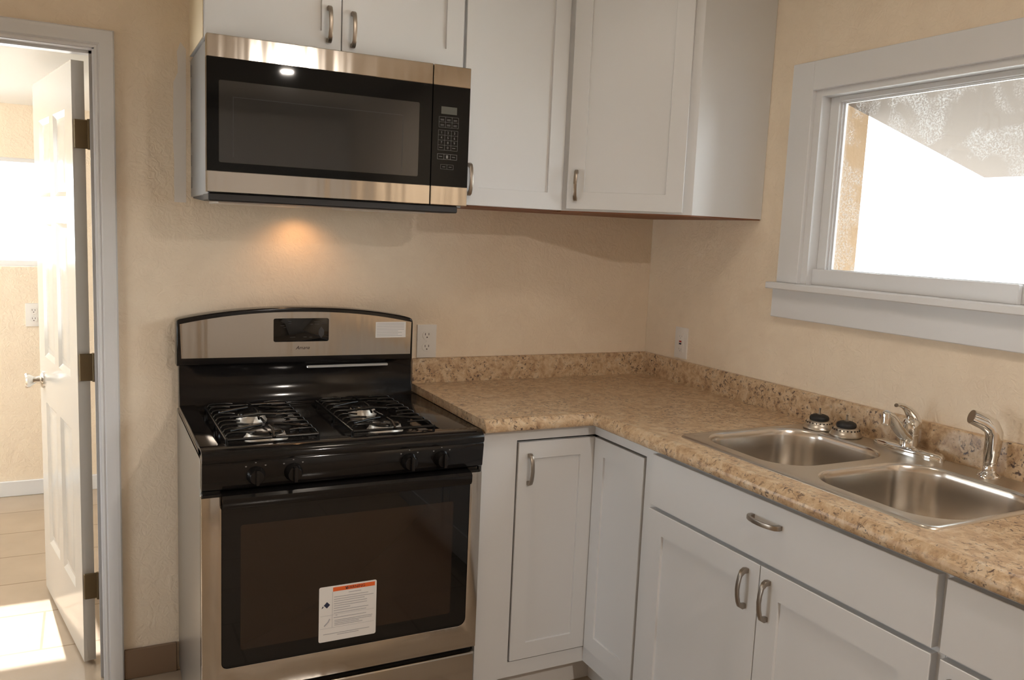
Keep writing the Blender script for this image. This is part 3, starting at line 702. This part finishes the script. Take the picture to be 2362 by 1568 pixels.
# ------------------------------------------------------------------ gas range
GX0, GX1 = -1.766, -1.0035; ZR = .890; YF = -.640
gr = thing('gas_range', 'freestanding black and stainless gas range between the doorway wall and the corner cabinet', 'range', ((GX0+GX1)/2, -.33, 0))
bm = bmesh.new(); box(bm, GX0, GX1, -.600, -.012, .02, .868, bev=.002)
box(bm, GX0+.04, GX1-.04, -.56, -.10, 0, .02)
obj('body', bm, 'greypaint', gr)
obj('gap_shade_strip', B(GX0+.004, GX1-.003, -.606, -.5995, .205, .250), 'blackmatte', gr)  # black strip stands in for the shade between oven door and drawer
# cooktop: raised rim with recessed wells
bm = bmesh.new()
box(bm, GX0, GX1, -.600, -.060, .860, .874)
rim = [(GX0, GX0+.048, -.625, -.07), (GX1-.110, GX1, -.625, -.07)]
for a in rim: box(bm, a[0], a[1], a[2], a[3], .868, ZR-.003, bev=.004, seg=2)
box(bm, GX0+.02, GX1-.02, -.13, -.07, .868, ZR-.006, bev=.004, seg=2)
# front bullnose
pf = [(-.564, .868), (-.566, ZR-.012), (-.572, ZR-.0035), (-.606, ZR-.002), (-.624, ZR-.003), (-.634, ZR-.008), (-.641, ZR-.016), (-.643, ZR-.026), (-.640, ZR-.034), (-.600, ZR-.034)]
prism(bm, [(GX0, y, z) for y, z in pf], (GX1-GX0, 0, 0), bev=.002)
# broad centre spine between the wells
prism(bm, [(-1.455, -.575, .874), (-1.45, -.575, .880), (-1.38, -.575, .880), (-1.375, -.575, .874)], (0, .46, 0))
obj('cooktop', bm, 'blackgloss', gr, ang=45)
# burners and grates
bl = [(-1.585, -.490), (-1.585, -.265), (-1.250, -.490), (-1.250, -.265)]
for i, (x, y) in enumerate(bl):
    bm = bmesh.new(); k = 1.12 if i in (0,) else (1 if i == 2 else .85)
    lathe(bm, (x, y, .872), [(.052*k, 0), (.052*k, .004), (.047*k, .010), (.044*k, .019), (.001, .019)], 36); b = lab(obj('burner', bm, 'alum', gr, ang=50), 'pale aluminium burner ring')
    bm = bmesh.new(); lathe(bm, (x, y, .891), [(.041*k, 0), (.042*k, .002), (.040*k, .006), (.034*k, .008), (.001, .009)], 36); obj('burner_cap', bm, 'castiron', b, ang=50)
def grate(x0, x1, y0, y1):
    bm = bmesh.new(); zt = .908; r = .0042; c = ((x0+x1)/2, (y0+y1)/2)
    def t(p, rad=r): tube(bm, p, rad, 8)
    # outer wire, with feet
    t([(x0, y0, zt-.012), (x1, y0, zt-.012)]); t([(x0, y1, zt-.012), (x1, y1, zt-.012)])
    t([(x0, y0, zt-.012), (x0, y1, zt-.012)]); t([(x1, y0, zt-.012), (x1, y1, zt-.012)])
    for x in (x0, x1):
        for y in (y0, y1, c[1]): t([(x, y, zt-.010), (x, y, .875)])
    n = 9
    for k in range(n):      # fingers arched in from both sides
        y = y0+(y1-y0)*(k+.5)/n; L = .058 if k % 2 else .072
        for s, xe in ((1, x0), (-1, x1)):
            t([(xe, y, zt-.012), (xe+s*.006, y, zt-.002), (xe+s*.016, y, zt+.001), (xe+s*L*.7, y, zt+.001), (xe+s*L, y, zt-.001)], .0029)
    for by in (-.490, -.265):   # cross arms over each burner
        t([(c[0], by+.105, zt-.002), (c[0]-.004, by+.03, zt+.004), (c[0], by+.016, zt+.004)], .0036)
        t([(c[0], by-.095, zt-.010), (c[0]+.003, by-.05, zt+.002), (c[0], by-.016, zt+.004)], .0036)
        t([(c[0]-.10, by-.035, zt), (c[0]-.05, by-.012, zt+.003), (c[0]-.016, by, zt+.004)], .0036)
        t([(c[0]+.10, by-.035, zt), (c[0]+.05, by-.012, zt+.003), (c[0]+.016, by, zt+.004)], .0036)
    t([(c[0]-.08, c[1], zt-.002), (c[0], c[1]+.01, zt+.003), (c[0]+.08, c[1], zt-.002)], .0036)
    return obj('grate', bm, 'castiron', gr, ang=60)
grate(-1.698, -1.462, -.572, -.155); grate(-1.368, -1.132, -.572, -.155)
# backguard
BY = -.082
bm = bmesh.new()
def arch(t): return 1.151+.036*(1-abs(2*t-1)**2.2)
N = 24; xs = [GX0-.004+(GX1+.003-GX0)*.0+(GX1-.027-GX0)*k/N for k in range(N+1)]
bx0, bx1 = GX0-.006, -1.030
# the guard is full width; its face is set back from the rim
bx1 = -1.0235
xs = [bx0+(bx1-bx0)*k/N for k in range(N+1)]
pts = [(bx0, BY, 1.010), (bx0, BY, arch(0)-.006), (bx0+.002, BY, arch(0)-.002), (bx0+.007, BY, arch(0)+.001)]+[(x, BY, arch(k/N)) for k, x in enumerate(xs) if 0 < k < N]+[(bx1-.012, BY, arch(1)+.001), (bx1-.005, BY, arch(1)-.003), (bx1-.001, BY, arch(1)-.010), (bx1, BY, arch(1)-.018), (bx1, BY, 1.010)]
prism(bm, pts, (0, .066, 0), bev=.006, seg=3)
bgd = obj('backguard', bm, 'blackgloss', gr, ang=50)
bm = bmesh.new()
prism(bm, [(bx0+.008, y, z) for y, z in ((-.06, .868), (-.075, .880), (-.071, .915), (-.064, .925), (-.060, .995), (-.066, 1.011), (-.02, 1.011), (-.02, .868))], (bx1-bx0-.004, 0, 0), bev=.001)
obj('lower_splash', bm, 'blackgloss', gr, ang=45)
bm = bmesh.new()
fx0, fx1 = bx0+.0085, bx1-.0065
xs = [fx0+(fx1-fx0)*k/N for k in range(N+1)]
pts = [(fx0+.004, BY-.0006, 1.033)]+[(x, BY-.0006, arch(k/N)-.0135) for k, x in enumerate(xs)]+[(fx1-.002, BY-.0006, 1.029)]
prism(bm, pts, (0, .001, 0)); fas = obj('fascia', bm, 'steel', bgd, sm=False)
bm = bmesh.new(); prism(bm, [(x, BY-.0028, z) for x, z in rrect(-1.400, 1.1155, .0875, .0375, .006, 4)], (0, .0025, 0), bev=.0006); clk = obj('clock_panel', bm, 'blackglass', bgd)
bm = bmesh.new(); yq = BY-.0031
for x, z, w_ in ((-1.438, 1.143, .005), (-1.438, 1.136, .006), (-1.461, 1.130, .006), (-1.453, 1.124, .004), (-1.352, 1.142, .009), (-1.352, 1.134, .007), (-1.368, 1.134, .004), (-1.329, 1.142, .006), (-1.329, 1.136, .008), (-1.433, 1.093, .004), (-1.425, 1.093, .005), (-1.389, 1.093, .005), (-1.371, 1.092, .005)):
    box(bm, x-w_, x+w_, yq, yq+.0004, z-.0007, z+.0007)
prism(bm, [(-1.337+dx, yq, 1.108+dz) for dx, dz in ((0, .018), (.009, .006), (.009, -.008), (0, -.019), (-.009, -.008), (-.009, .006))], (0, .0004, 0))
M['key2'] = mat('dim_key_legend', (.045, .045, .048), .4)
obj('printed_legend', bm, 'key2', clk, sm=False)
bm = bmesh.new(); text(bm, 'Amana', .0155, (-1.396, BY-.0006, 1.058), (1, 0, 0), Z, (0, -1, 0), .0006, shear=.35, sx=1.0)
lab(obj('maker_logo', bm, 'slot', bgd, sm=False), 'small dark slanted lettering')
bm = bmesh.new(); box(bm, -1.155, -1.050, BY-.0012, BY-.0005, 1.086, 1.1385); stk = lab(obj('notice_sticker', bm, 'paper', bgd, sm=False), 'white paper sticker with fine print')
bm = bmesh.new()
for k in range(9):
    z = 1.134-k*.0052; box(bm, -1.151, -1.056-(.014 if k > 4 else 0)*(k % 2+.5), BY-.0015, BY-.0011, z-.0008, z+.0006)
obj('print', bm, 'ink', stk, sm=False)
bm = bmesh.new(); box(bm, -1.380, -1.108, -.079, -.066, .990, .9985, bev=.002); lab(obj('vent_strip', bm, 'clear', gr), 'pale clear strip below the backguard')
# control panel
bm = bmesh.new()
prism(bm, [(GX0, y, z) for y, z in ((-.600, .856), (-.636, .856), (-.640, .848), (-.634, .788), (-.628, .782), (-.600, .782))], (GX1-GX0, 0, 0), bev=.002)
cp = obj('control_panel', bm, 'blackgloss', gr, ang=45)
for x in (-1.637, -1.543, -1.228, -1.133):
    n = Vector((0, -.995, -.09)).normalized(); c = Vector((x, -.6385, .818))
    bm = bmesh.new(); lathe(bm, c, [(.0235, 0), (.0235, .004), (.0205, .008), (.0190, .020), (.017, .0235), (.001, .024)], 32, axis=n)
    kb = obj('knob', bm, 'blackgloss', gr, ang=50)
    bm = bmesh.new(); box(bm, x-.0045, x+.0045, -.6745, -.658, .799, .838, bev=.0025, seg=2); obj('grip', bm, 'blackgloss', kb)
bm = bmesh.new()
for x in (-1.637, -1.543, -1.228, -1.133):
    for dx, dz in ((-.024, .024), (0, .031), (.024, .024)):
        bm = bmesh.new(); lathe(bm, (x+dx, -.6385, .818+dz), [(.0022, 0), (.0022, .001)], 10, axis=(0, -1, 0)); obj('dial_mark', bm, 'keytext', cp)
# oven door
OX0, OX1, OZ0, OZ1 = GX0-.001, GX1-.0015, .238, .768; OY = -.636
dg = .030
bm = bmesh.new(); box(bm, OX0+.002, OX1-.002, -.630, -.6015, OZ0+.002, OZ1+.006, bev=.002); od = obj('oven_door', bm, 'blackgloss', gr)
ix0, ix1, iz0 = -1.7195, -1.0405, .310
bm = bmesh.new()
out = [(OX0, OZ1), (OX0, OZ0), (OX1, OZ0), (OX1, OZ1)]
def arc(cx, cz, r, a0, a1, n=6): return [(cx+r*math.cos(math.radians(a0+(a1-a0)*k/n)), cz+r*math.sin(math.radians(a0+(a1-a0)*k/n))) for k in range(n+1)]
inn = [(ix1, OZ1)]+arc(ix1-.022, iz0+.022, .022, 0, -90)+arc(ix0+.016, iz0+.016, .016, -90, -180)+[(ix0, OZ1)]
prism(bm, [(x, OY, z) for x, z in out+inn], (0, .030, 0), bev=.0018)
obj('steel_frame', bm, 'steel', od, ang=45)
bm = bmesh.new(); prism(bm, [(x, OY+.0012, z) for x, z in [(ix1-.001, OZ1-.001), (ix1-.001, iz0+.02)]+arc(ix1-.022, iz0+.022, .021, 0, -90)+arc(ix0+.016, iz0+.016, .015, -90, -180)+[(ix0+.001, OZ1-.001)]], (0, .008, 0)); obj('outer_glass', bm, 'blackglass', od, sm=False)
bm = bmesh.new(); prism(bm, [(x, OY+.0008, z) for x, z in rrect(-1.3815, .5215, .2915, .1675, .006, 3)], (0, .001, 0)); obj('window', bm, 'ovenglass', od, sm=False)
bm = bmesh.new()   # full-width channel grip above the glass
prism(bm, [(ix0+.001, y, z) for y, z in ((-.605, OZ1+.010), (-.646, OZ1+.004), (-.652, OZ1-.003), (-.651, OZ1-.022), (-.646, OZ1-.030), (-.636, OZ1-.034), (-.636, OZ1-.028), (-.642, OZ1-.020), (-.642, OZ1-.008), (-.605, OZ1-.002))], (ix1-ix0-.002, 0, 0))
obj('handle', bm, 'blackgloss', od, ang=30)
# warning sticker
sx0, sx1, sz0, sz1 = -1.4705, -1.3115, .3345, .4905; ys = OY+.0005
bm = bmesh.new(); prism(bm, [(x, ys, z) for x, z in rrect((sx0+sx1)/2, (sz0+sz1)/2, (sx1-sx0)/2, (sz1-sz0)/2, .005, 4)], (0, .0004, 0)); ws = lab(obj('warning_sticker', bm, 'paper', od, sm=False), 'white warning sticker with an orange heading')
bm = bmesh.new(); box(bm, -1.433, -1.3165, ys-.0003, ys, .4745, .4860); obj('heading_band', bm, 'orange', ws, sm=False)
bm = bmesh.new(); text(bm, 'WARNING', .0115, (-1.372, ys-.0004, .4800), (1, 0, 0), Z, (0, -1, 0), .0003)
prism(bm, [(-1.3985, ys-.0006, .4765), (-1.3925, ys-.0006, .4765), (-1.3955, ys-.0006, .4835)], (0, .0002, 0)); obj('heading', bm, 'slot', ws, sm=False)
bm = bmesh.new()
lines = [(.467, -1.390, -1.355), (.4585, -1.430, -1.335), (.4520, -1.430, -1.320), (.4460, -1.430, -1.345), (.4395, -1.430, -1.338), (.4330, -1.430, -1.338), (.4265, -1.430, -1.385), (.4200, -1.430, -1.334), (.4130, -1.430, -1.340), (.4060, -1.425, -1.420), (.4000, -1.430, -1.340), (.3920, -1.428, -1.322), (.3875, -1.428, -1.324), (.3830, -1.428, -1.360), (.3785, -1.428, -1.350), (.3560, -1.458, -1.330), (.3510, -1.420, -1.360)]
for z, a, b in lines: box(bm, a, b, ys-.0003, ys, z-.0009, z+.0009)
for z in (.4085, .3725): box(bm, sx0+.004, sx1-.006, ys-.0003, ys, z-.0003, z+.0003)
box(bm, -1.4345, -1.4338, ys-.0003, ys, .3725, .4745)
tube(bm, [(-1.456, ys-.0002, .380), (-1.446, ys-.0002, .390), (-1.441, ys-.0002, .399)], .0016, 6)
obj('print', bm, 'ink', ws, sm=False)
bm = bmesh.new(); prism(bm, [(-1.449+dx, ys-.0003, .4385+dz) for dx, dz in ((0, .009), (.0085, 0), (0, -.009), (-.0085, 0))], (0, .0003, 0)); prism(bm, [(-1.4635, ys-.0003, .430), (-1.4595, ys-.0003, .432), (-1.4580, ys-.0003, .436), (-1.4610, ys-.0003, .436)], (0, .0003, 0)); obj('hazard_symbol', bm, 'inkd', ws, sm=False)
# storage drawer
bm = bmesh.new(); box(bm, OX0, OX1, -.632, -.6065, .045, .219, bev=.006, seg=3)
obj('storage_drawer', bm, 'steel', gr)

# ------------------------------------------------------------------ behind the camera: pantry cabinet and ceiling lamps (seen as reflections), plus a lamp added for the back room
pc = thing('pantry_cabinet', 'tall white pantry cabinet against the wall behind the viewer, seen only as a reflection', 'cabinet', (-.66, -5.4, 0))
bm = bmesh.new(); box(bm, -1.31, -.01, -5.64, -5.15, .1, 2.3); obj('carcass', bm, 'cab', pc, sm=False)
obj('toe_kick', B(-1.31, -.01, -5.64, -5.20, 0, .1), 'kick', pc, sm=False)
for a, b in ((-1.305, -.804), (-.796, -.320), (-.312, -.015)):
    bm = bmesh.new(); shaker(bm, (b, -5.15, 0), (-1, 0, 0), (0, 1, 0), b-a, .12, 2.28); d = obj('door', bm, 'cab', pc, sm=False)
def ceiling_lamp(x, y, r, label, CEIL=CEIL):
    t = thing('ceiling_lamp', label, 'lamp', (x, y, CEIL))
    bm = bmesh.new(); lathe(bm, (x, y, CEIL), [(r*.9, 0), (r*.92, -.012), (r*.85, -.018), (.001, -.018)], 36); obj('mounting_plate', bm, 'nickel', t)
    bm = bmesh.new(); lathe(bm, (x, y, CEIL-.012), [(r*.86, 0), (r*.84, -.02), (r*.7, -.040), (r*.4, -.052), (.001, -.056)], 36); obj('glass_shade', bm, 'shade', t)
ceiling_lamp(-1.12, -1.30, .15, 'round glass ceiling lamp above the counters, out of the frame')
ceiling_lamp(-3.0, 1.0, .15, 'added round ceiling lamp brightening the back room, out of sight through the doorway', RC)  # fixture for the added back room fill lamp
ceiling_lamp(-.88, -3.54, .038, 'round glass ceiling lamp behind the viewer, mirrored in the microwave')

for o in bpy.data.objects:
    if '_o' in o: del o['_o']
